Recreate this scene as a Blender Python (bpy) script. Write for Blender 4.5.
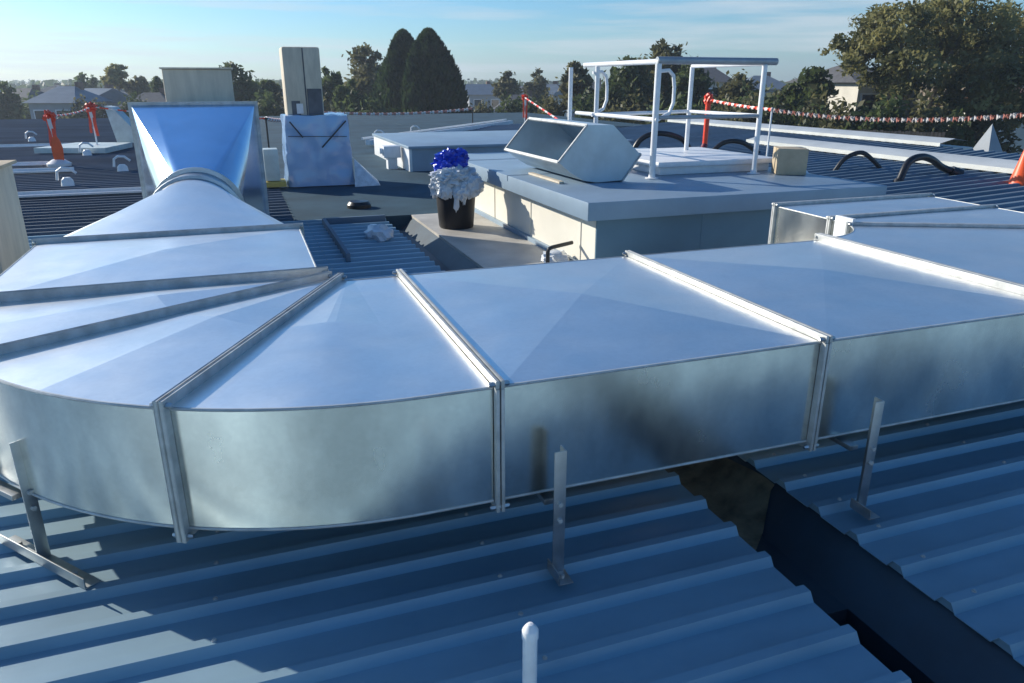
import bpy, bmesh, math, random
from mathutils import Vector, Matrix, noise
R = math.radians
random.seed(7)
for o in list(bpy.data.objects): bpy.data.objects.remove(o)
S = bpy.context.scene
COL = S.collection

# ------------------------------------------------------------ camera, sky, sun, exposure
HEAD = 19.8                      # camera heading, degrees from +Y towards +X
EYE = 1.6
cam_d = bpy.data.cameras.new('camera'); cam = bpy.data.objects.new('camera', cam_d); COL.objects.link(cam)
cam_d.sensor_width = 36.0; cam_d.lens = 740 / 1024 * 36; cam_d.clip_start = .05; cam_d.clip_end = 6000
cam.location = (0, 0, EYE); cam.rotation_euler = (R(90 - 19.33), 0, R(-HEAD)); S.camera = cam

SUN_AZ = -43                   # degrees from +Y towards +X
SUN_EL = 23.0
W = bpy.data.worlds.new('World'); S.world = W; W.use_nodes = True
nt = W.node_tree; N = nt.nodes; L = nt.links
bg = N['Background']
sky = N.new('ShaderNodeTexSky'); sky.sky_type = 'NISHITA'; sky.sun_disc = False
sky.sun_elevation = R(SUN_EL); sky.sun_rotation = R(SUN_AZ); sky.altitude = 50
sky.air_density = 1.0; sky.dust_density = .6; sky.ozone_density = 4.0
bg.inputs['Strength'].default_value = 0.10
tc = N.new('ShaderNodeTexCoord'); mp = N.new('ShaderNodeMapping'); mp.inputs['Scale'].default_value = (2.2, 2.2, 34)
mp.inputs['Location'].default_value = (3.1, .4, .3); mp.inputs['Rotation'].default_value = (R(1.5), R(-1.0), 0)
cn = N.new('ShaderNodeTexNoise'); cn.inputs['Scale'].default_value = 1.3; cn.inputs['Detail'].default_value = 6; cn.inputs['Roughness'].default_value = .55
cr = N.new('ShaderNodeValToRGB'); cr.color_ramp.elements[0].position = .47; cr.color_ramp.elements[1].position = .68
sx = N.new('ShaderNodeSeparateXYZ')
up = N.new('ShaderNodeMapRange'); up.inputs['From Min'].default_value = .0; up.inputs['From Max'].default_value = .3
up.inputs['To Min'].default_value = .8; up.inputs['To Max'].default_value = .15
mm = N.new('ShaderNodeMath'); mm.operation = 'MULTIPLY'
mixc = N.new('ShaderNodeMix'); mixc.data_type = 'RGBA'; mixc.inputs[7].default_value = (5.6, 6.0, 6.3, 1)
L.new(tc.outputs['Generated'], mp.inputs['Vector']); L.new(mp.outputs[0], cn.inputs['Vector']); L.new(cn.outputs['Fac'], cr.inputs[0])
L.new(tc.outputs['Generated'], sx.inputs[0]); L.new(sx.outputs['Z'], up.inputs['Value'])
L.new(cr.outputs['Color'], mm.inputs[0]); L.new(up.outputs[0], mm.inputs[1]); L.new(mm.outputs[0], mixc.inputs[0])
hs = N.new('ShaderNodeHueSaturation'); hs.inputs['Saturation'].default_value = 1.14
tint = N.new('ShaderNodeMix'); tint.data_type = 'RGBA'; tint.blend_type = 'MULTIPLY'; tint.inputs[0].default_value = 1; tint.inputs[7].default_value = (.77, .99, 1.15, 1)
L.new(sky.outputs[0], tint.inputs[6]); L.new(tint.outputs[2], hs.inputs['Color'])
L.new(hs.outputs[0], mixc.inputs[6]); L.new(mixc.outputs[2], bg.inputs['Color'])

sun_d = bpy.data.lights.new('sun', 'SUN'); sun_d.energy = 5.0; sun_d.angle = R(.5); sun_d.color = (1, .93, .80)
sun = bpy.data.objects.new('sun', sun_d); COL.objects.link(sun)
sd = Vector((math.sin(R(SUN_AZ)) * math.cos(R(SUN_EL)), math.cos(R(SUN_AZ)) * math.cos(R(SUN_EL)), math.sin(R(SUN_EL))))
sun.rotation_euler = sd.to_track_quat('Z', 'Y').to_euler(); sun.location = sd * 30
S.view_settings.view_transform = 'Standard'; S.view_settings.look = 'None'
S.view_settings.exposure = 0.38; S.view_settings.gamma = 1

# ------------------------------------------------------------ materials
def mat(name, col, rough=.6, metal=0., var=.12, vscale=3., bump=.0, bscale=20., stretch=(1, 1, 1), rvar=.0, col2=None, spec=.5, thr=(.35, .65), trans=0, span=0):
    m = bpy.data.materials.new(name); m.use_nodes = True
    n = m.node_tree.nodes; l = m.node_tree.links; p = n['Principled BSDF']
    p.inputs['Roughness'].default_value = rough; p.inputs['Metallic'].default_value = metal
    p.inputs['Specular IOR Level'].default_value = spec
    t = n.new('ShaderNodeTexCoord'); mpp = n.new('ShaderNodeMapping'); mpp.inputs['Scale'].default_value = stretch
    l.new(t.outputs['Object'], mpp.inputs['Vector'])
    no = n.new('ShaderNodeTexNoise'); no.inputs['Scale'].default_value = vscale; no.inputs['Detail'].default_value = 6; no.inputs['Roughness'].default_value = .6
    l.new(mpp.outputs[0], no.inputs['Vector'])
    c2 = col2 or tuple(c * (1 - var * 2) for c in col)
    ra = n.new('ShaderNodeValToRGB'); e = ra.color_ramp.elements
    e[0].position = thr[0]; e[1].position = thr[1]; e[0].color = (*c2, 1)
    e[1].color = (*(tuple(min(1, c * (1 + var * .6)) for c in col) if not col2 else col), 1)
    l.new(no.outputs['Fac'], ra.inputs[0]); l.new(ra.outputs[0], p.inputs['Base Color'])
    if span:
        vo = n.new('ShaderNodeTexVoronoi'); vo.inputs['Scale'].default_value = 70; l.new(t.outputs['Object'], vo.inputs['Vector'])
        sp = n.new('ShaderNodeSeparateColor'); l.new(vo.outputs['Color'], sp.inputs[0])
        vr = n.new('ShaderNodeMapRange'); vr.inputs['To Min'].default_value = 1 - span; vr.inputs['To Max'].default_value = 1 + span * .4; l.new(sp.outputs[0], vr.inputs['Value'])
        mu = n.new('ShaderNodeMix'); mu.data_type = 'RGBA'; mu.blend_type = 'MULTIPLY'; mu.inputs[0].default_value = 1
        l.new(ra.outputs[0], mu.inputs[6]); l.new(vr.outputs[0], mu.inputs[7]); l.new(mu.outputs[2], p.inputs['Base Color'])
    if rvar:
        mr = n.new('ShaderNodeMapRange'); mr.inputs['To Min'].default_value = max(.04, rough - rvar); mr.inputs['To Max'].default_value = rough + rvar
        n2 = n.new('ShaderNodeTexNoise'); n2.inputs['Scale'].default_value = vscale * 2.3; n2.inputs['Detail'].default_value = 5
        l.new(mpp.outputs[0], n2.inputs['Vector']); l.new(n2.outputs['Fac'], mr.inputs['Value']); l.new(mr.outputs[0], p.inputs['Roughness'])
    if bump:
        n3 = n.new('ShaderNodeTexNoise'); n3.inputs['Scale'].default_value = bscale; n3.inputs['Detail'].default_value = 3
        b = n.new('ShaderNodeBump'); b.inputs['Strength'].default_value = 1; b.inputs['Distance'].default_value = bump
        l.new(mpp.outputs[0], n3.inputs['Vector']); l.new(n3.outputs['Fac'], b.inputs['Height']); l.new(b.outputs[0], p.inputs['Normal'])
    if trans:
        p.inputs['Transmission Weight'].default_value = trans
    return m
M = {}
M['galv'] = mat('galvanised_sheet', (.89, .89, .87), .40, 1, .03, 2.2, .006, 2.0, rvar=.06, span=.03)
M['galv_sky_tint'] = mat('sky_tinted_galvanised_sheet', (.48, .64, .83), .2, 1, .04, 2.2, .002, 3.0, rvar=.05)  # hopper sheet: blue sky reflection painted into the base colour
M['galv_side'] = mat('galvanised_side_sheet', (.84, .84, .78), .24, 1, .16, 2.4, .009, 1.7, stretch=(1, 1, .6), rvar=.10, span=.035)  # mottled tone: dirt streaks plus patchy reflections painted into the colour
M['galv_dull'] = mat('weathered_galvanised', (.50, .52, .53), .42, 1, .12, 6, .0006, 12, rvar=.1)
M['offcut'] = mat('blue_grey_galvanised', (.46, .56, .63), .34, .45, .08, 3, .001, 8, rvar=.08)
M['flange'] = mat('flange_steel', (.50, .51, .50), .5, .3, .12, 14, .0004, 60, rvar=.1)
M['roof'] = mat('zincalume_roof', (.25, .38, .465), .42, .12, .12, 1.2, .0008, 3, stretch=(.5, .8, 1), rvar=.08)
M['roof_far'] = mat('slate_blue_roof', (.07, .105, .15), .75, 0, .15, .8, .001, 5, stretch=(.4, 1.2, 1), spec=.25)
M['roof_mid'] = mat('grey_blue_roof', (.13, .19, .25), .6, .05, .12, .7, .001, 4, stretch=(.5, 1, 1), spec=.3)
M['membrane'] = mat('dark_roof_membrane', (.035, .08, .115), .85, 0, .15, 1.1, .002, 9, spec=.2)
M['tan'] = mat('pale_flashing', (.50, .47, .42), .55, 0, .12, 2.2, .001, 20)
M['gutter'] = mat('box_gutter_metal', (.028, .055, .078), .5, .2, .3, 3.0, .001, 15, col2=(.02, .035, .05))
M['gutter_silt'] = mat('gutter_silt', (.30, .22, .13), .9, 0, .3, 7, .006, 30)
M['cream'] = mat('cream_panel', (.74, .71, .62), .5, 0, .05, 1.4, .0008, 8)
M['front'] = mat('grey_blue_panel', (.13, .23, .31), .5, .1, .07, 1.6)
M['cap'] = mat('grey_cap_flashing', (.25, .34, .43), .42, .1, .07, 1.6, .001, 4, rvar=.08)
M['white'] = mat('white_powdercoat', (.78, .79, .80), .38, 0, .05, 8, 0, 10)
M['railgrey'] = mat('grey_rail_paint', (.36, .38, .40), .4, .3, .08, 8)
M['black'] = mat('black_plastic', (.006, .007, .012), .6, 0, .2, 8, .001, 20)
M['rubber'] = mat('black_rubber_hose', (.015, .016, .02), .35, 0, .2, 10)
M['bag'] = mat('white_plastic_bag', (.66, .70, .74), .3, 0, .1, 12, .004, 30)
M['blue'] = mat('blue_plastic', (.012, .06, .62), .3, 0, .2, 12, .004, 30)
M['card'] = mat('cardboard', (.50, .40, .27), .8, 0, .08, 6, .0006, 40)
M['tape'] = mat('packing_tape', (.42, .32, .18), .35, 0, .08, 6)
M['ply'] = mat('beige_board', (.62, .54, .42), .75, 0, .09, 3.5, .001, 20, stretch=(3, 3, .6))
M['plydark'] = mat('grey_board', (.13, .13, .14), .7, 0, .2, 3.5, .001, 20)
M['film'] = mat('wrapping_film', (.30, .46, .70), .14, 0, .03, 2.5, .006, 2.5, stretch=(1, 1, 2.2), rvar=.1, spec=.8)
M['strap'] = mat('dark_strap', (.02, .03, .05), .5)
M['orange'] = mat('orange_plastic', (.86, .10, .015), .45, 0, .08, 6)
M['red'] = mat('red_tape', (.92, .07, .025), .4, 0, .1, 10)
M['tapepink'] = mat('faded_red_tape', (.62, .26, .20), .4, 0, .1, 10)
M['tapewhite'] = mat('white_tape', (.78, .74, .72), .4, 0, .06, 10)
M['conebase'] = mat('grey_cone_base', (.42, .40, .38), .8, 0, .2, 10)
M['maroon'] = mat('dark_red_plastic', (.16, .012, .03), .45)
M['pale'] = mat('pale_green_grey_metal', (.58, .66, .65), .5, .2, .1, 3)
M['yellow'] = mat('yellow_timber', (.45, .36, .10), .8)
M['bark'] = mat('gum_bark', (.26, .22, .18), .85, 0, .25, 3, .03, 8)
M['barkdark'] = mat('dark_bark', (.09, .07, .055), .9, 0, .25, 3, .03, 8)
M['ground'] = mat('suburban_ground', (.09, .10, .06), .95, 0, .2, .03, 0, 1, col2=(.15, .14, .11))
M['brick'] = mat('red_brown_brick', (.24, .14, .10), .85, 0, .15, 2)
M['housewall'] = mat('grey_rendered_wall', (.34, .37, .40), .8, 0, .08, .8)
M['housepale'] = mat('pale_rendered_wall', (.60, .57, .50), .8, 0, .08, .8)
M['tiles'] = mat('dark_grey_tiles', (.085, .085, .09), .75, 0, .15, 3)
M['tilesblue'] = mat('blue_grey_metal_roof', (.16, .19, .22), .5, .2, .1, 1)
M['tilesred'] = mat('terracotta_tiles', (.22, .10, .07), .8, 0, .15, 3)
M['glass'] = mat('window_glass', (.03, .04, .05), .08, 0, .1, 1, spec=.9)
M['fence'] = mat('paling_fence_timber', (.20, .15, .11), .9, 0, .2, 1.2, stretch=(3, 3, .3))
M['walls'] = mat('precast_wall', (.36, .36, .35), .8, 0, .1, .5)

def leafmat(name, a, b, scale=.5):
    m = bpy.data.materials.new(name); m.use_nodes = True
    n = m.node_tree.nodes; l = m.node_tree.links; p = n['Principled BSDF']
    p.inputs['Roughness'].default_value = .55; p.inputs['Specular IOR Level'].default_value = .3
    t = n.new('ShaderNodeTexCoord'); no = n.new('ShaderNodeTexNoise'); no.inputs['Scale'].default_value = scale; no.inputs['Detail'].default_value = 5
    ra = n.new('ShaderNodeValToRGB'); e = ra.color_ramp.elements; e[0].position = .35; e[1].position = .66; e[0].color = (*a, 1); e[1].color = (*b, 1)
    l.new(t.outputs['Object'], no.inputs['Vector']); l.new(no.outputs['Fac'], ra.inputs[0]); l.new(ra.outputs[0], p.inputs['Base Color'])
    tr = n.new('ShaderNodeBsdfTranslucent'); mx = n.new('ShaderNodeMixShader'); mx.inputs[0].default_value = .48
    l.new(ra.outputs[0], tr.inputs[0]); l.new(p.outputs[0], mx.inputs[1]); l.new(tr.outputs[0], mx.inputs[2])
    l.new(mx.outputs[0], n['Material Output'].inputs[0]); return m
M['leaf_gum'] = leafmat('gum_leaves', (.08, .085, .03), (.36, .33, .13), .6)
M['leaf_green'] = leafmat('green_leaves', (.045, .065, .025), (.11, .145, .05), .7)
M['leaf_cypress'] = leafmat('cypress_foliage', (.014, .030, .014), (.055, .085, .03), 1.3)
M['leaf_olive'] = leafmat('olive_leaves', (.07, .075, .035), (.17, .16, .07), .8)

# ------------------------------------------------------------ mesh builder
ORG = {}
class MB:
    def __init__(s): s.v = []; s.f = []; s.mi = []; s.sm = []
    def add(s, vs, fs, mi=0, smooth=False):
        o = len(s.v); s.v += [tuple(v) for v in vs]
        for f in fs: s.f.append(tuple(i + o for i in f)); s.mi.append(mi); s.sm.append(smooth)
        return s
    def obox(s, c, a, b, d, mi=0, bev=0.):
        c = Vector(c); a = Vector(a); b = Vector(b); d = Vector(d)     # half vectors
        if a.cross(b).dot(d) < 0: a = -a
        if bev <= 0:
            vs = [c + i * a + j * b + k * d for k in (-1, 1) for j in (-1, 1) for i in (-1, 1)]
            return s.add(vs, [(0, 2, 3, 1), (4, 5, 7, 6), (0, 1, 5, 4), (2, 6, 7, 3), (0, 4, 6, 2), (1, 3, 7, 5)], mi)
        bm = bmesh.new(); bmesh.ops.create_cube(bm, size=2)
        for v in bm.verts: v.co = c + v.co.x * a + v.co.y * b + v.co.z * d
        bmesh.ops.bevel(bm, geom=bm.edges[:], offset=bev, segments=2, profile=.6, affect='EDGES', clamp_overlap=True)
        bm.verts.index_update()
        s.add([v.co.copy() for v in bm.verts], [[v.index for v in f.verts] for f in bm.faces], mi); bm.free(); return s
    def box(s, x0, x1, y0, y1, z0, z1, mi=0, bev=0.):
        return s.obox(((x0 + x1) / 2, (y0 + y1) / 2, (z0 + z1) / 2), ((x1 - x0) / 2, 0, 0), (0, (y1 - y0) / 2, 0), (0, 0, (z1 - z0) / 2), mi, bev)
    def bar(s, p, q, w, h, mi=0, bev=0., upv=(0, 0, 1)):
        p = Vector(p); q = Vector(q); a = (q - p) / 2; u = Vector(upv)
        b = a.cross(u); b = b.normalized() * w / 2; d = b.cross(a).normalized() * h / 2
        return s.obox((p + q) / 2, a, b, d, mi, bev)
    def tube(s, pts, r, n=10, mi=0, cap=True):
        pts = [Vector(p) for p in pts]; rr = r if isinstance(r, (list, tuple)) else [r] * len(pts)
        vs = []; prev = None
        for i, p in enumerate(pts):
            t = (pts[min(i + 1, len(pts) - 1)] - pts[max(i - 1, 0)]).normalized()
            if prev is None:
                u = Vector((0, 0, 1)) if abs(t.z) < .9 else Vector((1, 0, 0)); a = t.cross(u).normalized()
            else: a = (prev - t * prev.dot(t)).normalized()
            prev = a; b = t.cross(a)
            vs += [p + (a * math.cos(2 * math.pi * k / n) + b * math.sin(2 * math.pi * k / n)) * rr[i] for k in range(n)]
        fs = [(i * n + k, i * n + (k + 1) % n, (i + 1) * n + (k + 1) % n, (i + 1) * n + k) for i in range(len(pts) - 1) for k in range(n)]
        s.add(vs, fs, mi, True)
        if cap:
            o = len(s.v) - len(vs)
            s.f.append(tuple(o + k for k in range(n))[::-1]); s.mi.append(mi); s.sm.append(False)
            s.f.append(tuple(o + len(vs) - n + k for k in range(n))); s.mi.append(mi); s.sm.append(False)
        return s
    def lathe(s, c, prof, n=24, mi=0):
        vs = [(c[0] + r * math.cos(2 * math.pi * k / n), c[1] + r * math.sin(2 * math.pi * k / n), c[2] + z) for r, z in prof for k in range(n)]
        fs = [(i * n + k, i * n + (k + 1) % n, (i + 1) * n + (k + 1) % n, (i + 1) * n + k) for i in range(len(prof) - 1) for k in range(n)]
        return s.add(vs, fs, mi, True)
    def prism(s, poly, z0, z1, mi=0):
        n = len(poly); vs = [(*p, z0) for p in poly] + [(*p, z1) for p in poly]
        return s.add(vs, [tuple(range(n))[::-1], tuple(range(n, 2 * n))] + [(i, (i + 1) % n, n + (i + 1) % n, n + i) for i in range(n)], mi)
    def blob(s, c, r, sub=3, amp=.3, fr=2.5, seed=0, mi=0, flat=None, smooth=True):
        bm = bmesh.new(); bmesh.ops.create_icosphere(bm, subdivisions=sub, radius=1)
        for v in bm.verts:
            d = noise.noise(v.co * fr + Vector((seed * 7.3, seed, 0))) + .5 * noise.noise(v.co * fr * 2.7 + Vector((seed, 3, 0)))
            k = 1 + amp * d; v.co = Vector((c[0] + v.co.x * k * r[0], c[1] + v.co.y * k * r[1], c[2] + v.co.z * k * r[2]))
            if flat is not None and v.co.z < flat: v.co.z = flat
        bm.verts.index_update()
        s.add([v.co.copy() for v in bm.verts], [[v.index for v in f.verts] for f in bm.faces], mi, smooth); bm.free(); return s
    def build(s, name, mats, parent=None, label=None, sharp=35):
        org = ORG.get(parent.name, Vector((0, 0, 0))) if parent else Vector((0, 0, 0))
        me = bpy.data.meshes.new(name); me.from_pydata([tuple(Vector(v) - org) for v in s.v], [], s.f)
        for m in (mats if isinstance(mats, (list, tuple)) else [mats]): me.materials.append(M[m])
        me.polygons.foreach_set('material_index', s.mi); me.polygons.foreach_set('use_smooth', s.sm)
        me.update(); me.set_sharp_from_angle(angle=R(sharp))
        o = bpy.data.objects.new(name, me); COL.objects.link(o)
        if parent: o.parent = parent; ORG[o.name] = org
        if label: o['label'] = label
        return o
def tag(o, label=None, cat=None, group=None, kind=None):
    if label: o['label'] = label
    if cat: o['category'] = cat
    if group: o['group'] = group
    if kind: o['kind'] = kind
    return o
def thing(name, loc, label, cat, group=None, rz=0):
    o = bpy.data.objects.new(name, None); COL.objects.link(o); o.location = loc; o.empty_display_size = .2
    ORG[o.name] = Vector(loc); return tag(o, label, cat, group)
def struct(o): o['kind'] = 'structure'; return o
def dup(o, loc, label=None, rz=0, parent=None):
    c = o.copy(); COL.objects.link(c)
    if parent is None: c.location = loc; c.rotation_euler = (0, 0, rz)
    else: c.parent = parent
    if label: c['label'] = label
    for ch in list(o.children): dup(ch, None, None, 0, c)
    return c
def far(px, D, z=0.):            # a spot D metres ahead at the compass bearing whose tangent is (px-512)/784
    l = (px - 512) / 784 * D; h = R(HEAD)
    return Vector((D * math.sin(h) + l * math.cos(h), D * math.cos(h) - l * math.sin(h), z))

# ------------------------------------------------------------ the setting: ground, roofs, gutter
GZ = -6.5
g = MB(); g.add([(-3000, -3000, GZ), (3000, -3000, GZ), (3000, 3000, GZ), (-3000, 3000, GZ)], [(0, 1, 2, 3)])
struct(g.build('ground', 'ground'))

def rib_profile(y0, y1, pitch, phase, h, base, top):
    pts = [(y0, 0.)]; k = math.ceil((y0 - phase + base / 2) / pitch)
    while True:
        c = phase + k * pitch
        if c + base / 2 >= y1: break
        if c - base / 2 > y0:
            w = 99
            if c - base / 2 - w * 2 > y0 and pts[-1][0] < c - base / 2 - 2 * w:
                for m_ in (c - base / 2 - 2 * w, c - base / 2 - w):     # two small swages in the pan
                    pts += [(m_ - .006, 0), (m_ - .003, .0025), (m_ + .003, .0025), (m_ + .006, 0)]
            pts += [(c - base / 2, 0), (c - top / 2, h), (c + top / 2, h), (c + base / 2, 0)]
        k += 1
    pts.append((y1, 0.)); return pts
def ribbed(name, x0, x1, y0, y1, z, m, pitch=.2, phase=1.98, h=.03, base=.075, top=.034, dz=0., screws=False):
    pr = rib_profile(y0, y1, pitch, phase, h, base, top); n = len(pr); b = MB()
    vs = []
    for X, zz in ((x0, z), (x1, z + dz)):
        vs += [(X, y, zz + q) for y, q in pr] + [(X, y, zz + q - .003) for y, q in pr]
    fs = []
    for i in range(n - 1):
        fs += [(i, 2 * n + i, 2 * n + i + 1, i + 1), (n + i + 1, 3 * n + i + 1, 3 * n + i, n + i),
               (i, i + 1, n + i + 1, n + i), (2 * n + i + 1, 2 * n + i, 3 * n + i, 3 * n + i + 1)]
    fs += [(0, n, 3 * n, 2 * n), (n - 1, 3 * n - 1, 4 * n - 1, 2 * n - 1)]
    b.add(vs, fs)
    for i in range(n - 3):
        if pr[i][1] == 0 and pr[i + 1][1] == h and pr[i + 2][1] == h:
            for X, zz in ((x0 + .006, z), (x1 - .006, z + dz)):
                b.add([(X, pr[i + j][0], zz + pr[i + j][1] - .001) for j in range(4)], [(0, 1, 2, 3)])
            if screws:
                yc = (pr[i + 1][0] + pr[i + 2][0]) / 2; X = x0 + .12 + (.0 if x0 > 0 else .55)
                while X < x1 - .05:
                    if -4 < X < 6 and 0 < yc < 9:
                        b.tube([(X, yc, z + h), (X, yc, z + h + .002)], .0085, 8, 1); b.tube([(X, yc, z + h + .002), (X, yc, z + h + .007)], .005, 6, 1)
                    X += .9
    return struct(b.build(name, [m, 'flange'] if screws else m))
ribbed('roof_near', -9, 1.60, -9, 9.25, 0, 'roof', screws=True)
ribbed('roof_near_right', 1.98, 9.0, -9, 5.45, 0, 'roof', screws=True)
ribbed('roof_rear', -34, .55, 9.3, 40, -.01, 'roof_far', pitch=.25, phase=9.45, h=.035, base=.08, top=.04)
ribbed('roof_right', 6.2, 11.3, 5.5, 26, -.01, 'roof_mid', pitch=.25, phase=5.7, h=.035, base=.08, top=.04, dz=.24)
ribbed('roof_far_right', 12.0, 14.6, 4, 24, .02, 'roof_mid', pitch=.25, phase=4.1, h=.03, base=.08, top=.04, dz=.22)
b = MB(); b.box(.56, 6.15, 9.3, 40, -.3, 0.005); struct(b.build('roof_membrane', 'membrane'))
b = MB(); b.box(6.16, 15.2, 26.05, 40, -.3, 0.01); struct(b.build('roof_membrane_right', 'membrane'))
b = MB(); b.box(1.985, 6.18, 5.46, 9.29, -.2, .006); struct(b.build('roof_flat_strip', 'tan'))
# gutter: left wall, floor, sloping right wall, sump
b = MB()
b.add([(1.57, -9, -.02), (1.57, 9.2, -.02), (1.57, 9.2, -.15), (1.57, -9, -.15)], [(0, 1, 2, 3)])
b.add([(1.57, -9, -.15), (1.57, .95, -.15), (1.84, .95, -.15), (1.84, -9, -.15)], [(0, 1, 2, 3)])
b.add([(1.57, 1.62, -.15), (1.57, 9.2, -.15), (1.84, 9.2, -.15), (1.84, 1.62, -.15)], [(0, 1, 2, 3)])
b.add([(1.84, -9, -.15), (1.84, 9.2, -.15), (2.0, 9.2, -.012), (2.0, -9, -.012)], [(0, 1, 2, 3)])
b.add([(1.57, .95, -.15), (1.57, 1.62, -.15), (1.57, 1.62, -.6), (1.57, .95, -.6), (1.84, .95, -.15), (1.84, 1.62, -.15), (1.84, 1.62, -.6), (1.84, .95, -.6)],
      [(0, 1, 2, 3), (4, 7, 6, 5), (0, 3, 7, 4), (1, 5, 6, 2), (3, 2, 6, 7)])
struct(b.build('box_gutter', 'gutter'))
b = MB(); rs = random.Random(2); vs = []; NN = 30
zs = lambda x: -.15 + max(0, x - 1.84) * .8625 + .006
for i in range(NN):
    y = 1.95 + i * 1.6 / NN; e_ = (1 - i / 5) * .5 if i < 5 else 0
    for f in (0, .25, .5, .75, 1):
        x = 1.575 + (.40 + .015 * math.sin(y * 9) - .05 * e_) * f; vs.append((x, y + e_ * .5 * f * f + .012 * math.sin(f * 9 + y * 14), zs(x)))
b.add(vs, [(i * 5 + j, i * 5 + 5 + j, i * 5 + 6 + j, i * 5 + 1 + j)[::-1] for i in range(NN - 1) for j in range(4)], 0, True)
tag(b.build('silt', 'gutter_silt'), kind='stuff')
# the building that carries these roofs
bl = thing('warehouse_building', (4, 15, GZ), 'long low warehouse whose metal roofs fill the whole view', 'building')
b = MB(); b.box(-34, 1.5, -9.1, 39.9, GZ, -.30); b.box(2.2, 15.3, -9.1, 39.9, GZ, -.32); b.build('wall', 'walls', bl)
# ridge cappings and white cross flashings
def strip(name, m, parts):
    b = MB()
    for p in parts: b.box(*p, bev=.006)
    return b.build(name, m)
def capping(x, y0, y1, z, label, w=.8, m='cap'):
    b = MB(); w2 = w / 2
    b.add([(x - w2, y0, z - .09), (x, y0, z), (x + w2, y0, z - .06), (x + w2, y1, z - .06), (x, y1, z), (x - w2, y1, z - .09)], [(0, 1, 4, 5), (1, 2, 3, 4)])
    b.box(x - w2 - .02, x - w2, y0, y1, z - .16, z - .085)
    b.box(x - .03, x + w2 + .18, y0, y1, z - .5, z - .2)
    return tag(b.build('ridge_capping', m), label, 'roof capping', 'ridge cappings on the right')
M['capwhite'] = mat('pale_capping', (.62, .63, .60), .4, .2, .08, 1.5)
capping(11.65, 4.0, 15.0, .42, 'pale ridge capping behind the black hoses with stepped lower edge', m='capwhite')
capping(14.95, 12.6, 24, .42, 'distant pale ridge capping in front of the brown fence', m='capwhite')
for y, x0, x1, z, w, lab in ((12.45, -14, -1.2, .07, .12, 'white flashing strip across dark roof, nearest the orange paddle'),
                             (15.9, -20, -2.9, .07, .12, 'white flashing strip passing behind the pale metal tray'),
                             (17.4, -22, -3.6, .06, .10, 'white flashing strip at the back of the pale tray'),
                             (22.6, -26, -4.0, .06, .12, 'farthest white flashing strip behind the leaning pale fin')):
    b = MB(); b.box(x0, x1, y - w / 2, y + w / 2, z - .03, z, bev=.004)
    b.box(x0, x1, y + w / 2 - .01, y + w / 2 + .01, z, z + .04)
    tag(b.build('flashing_strip', 'white'), lab, 'flashing', 'white flashing strips on the rear roof')
b = MB(); b.bar((3.2, 19.9, .12), (9.9, 27.6, .16), .14, .10, bev=.01); b.bar((3.1, 20.2, .2), (9.8, 27.9, .24), .05, .05)
tag(b.build('roof_pipe', 'white'), 'long white pipe lying across the roof below the cypresses', 'pipe')

t = thing('reflection_wall', (0, -7.2, 0), 'unseen cream wall added behind the viewer to reflect in the duct', 'wall')  # added out of view as a sunlit surface, to brighten the duct front
MB().box(-8.9, 8.9, -7.4, -7.2, -.3, 1.25).build('wall', 'cream', t); MB().box(-9, 9, -7.46, -7.14, 1.252, 1.30, bev=.006).build('coping', 'cap', t)
# ------------------------------------------------------------ ductwork
Z0, Z1 = .29, .70
duct = thing('air_duct', (.45, 2.8, Z0), 'large galvanised rectangular air duct bending across the roof on steel legs', 'air duct')
def section(name, inner, outer, crease=.030, cross=False, z0=Z0, z1=Z1, label=None):
    """inner / outer: matched lists of plan points."""
    n = len(inner); b = MB()
    if cross:
        a, c, d, e = outer[0], outer[-1], inner[-1], inner[0]
        ctr = tuple((a[i] + c[i] + d[i] + e[i]) / 4 for i in (0, 1))
        b.add([(*a, z1), (*c, z1), (*d, z1), (*e, z1), (*ctr, z1 + crease)], [(0, 1, 4), (1, 2, 4), (2, 3, 4), (3, 0, 4)])
    else:
        vs = []
        for i in range(n):
            k = (1 - abs(2 * i / (n - 1) - 1)) * crease
            mid = [(inner[i][j] + outer[i][j]) / 2 for j in (0, 1)]
            vs += [(*inner[i], z1), (*mid, z1 + k), (*outer[i], z1)]
        fs = []
        for i in range(n - 1):
            for j in (0, 1): fs.append((i * 3 + j, i * 3 + j + 3, i * 3 + j + 4, i * 3 + j + 1)[::-1])
        b.add(vs, fs, 0, True)
    vs = []
    for i in range(n): vs += [(*outer[i], z0), (*outer[i], z1 - .002), (*inner[i], z0), (*inner[i], z1 - .002)]
    fs = []
    for i in range(n - 1):
        o = i * 4; fs += [(o, o + 4, o + 5, o + 1), (o + 2, o + 3, o + 7, o + 6), (o, o + 2, o + 6, o + 4)]
    b.add(vs, fs, 1, True)
    fs2 = [(0, 1, 3, 2), ((n - 1) * 4, (n - 1) * 4 + 2, (n - 1) * 4 + 3, (n - 1) * 4 + 1)]
    b.add(vs, fs2, 1, False)
    sec = b.build(name, ['galv', 'galv_side'], duct, label, sharp=3.2)
    for z, r_ in ((z1 - .002, .0055), (z0 + .004, .005)):
        for line in (outer, inner): MB().tube([(*p, z) for p in line], r_, 6).build('seam_bead', 'flange', sec)
    return sec
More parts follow.
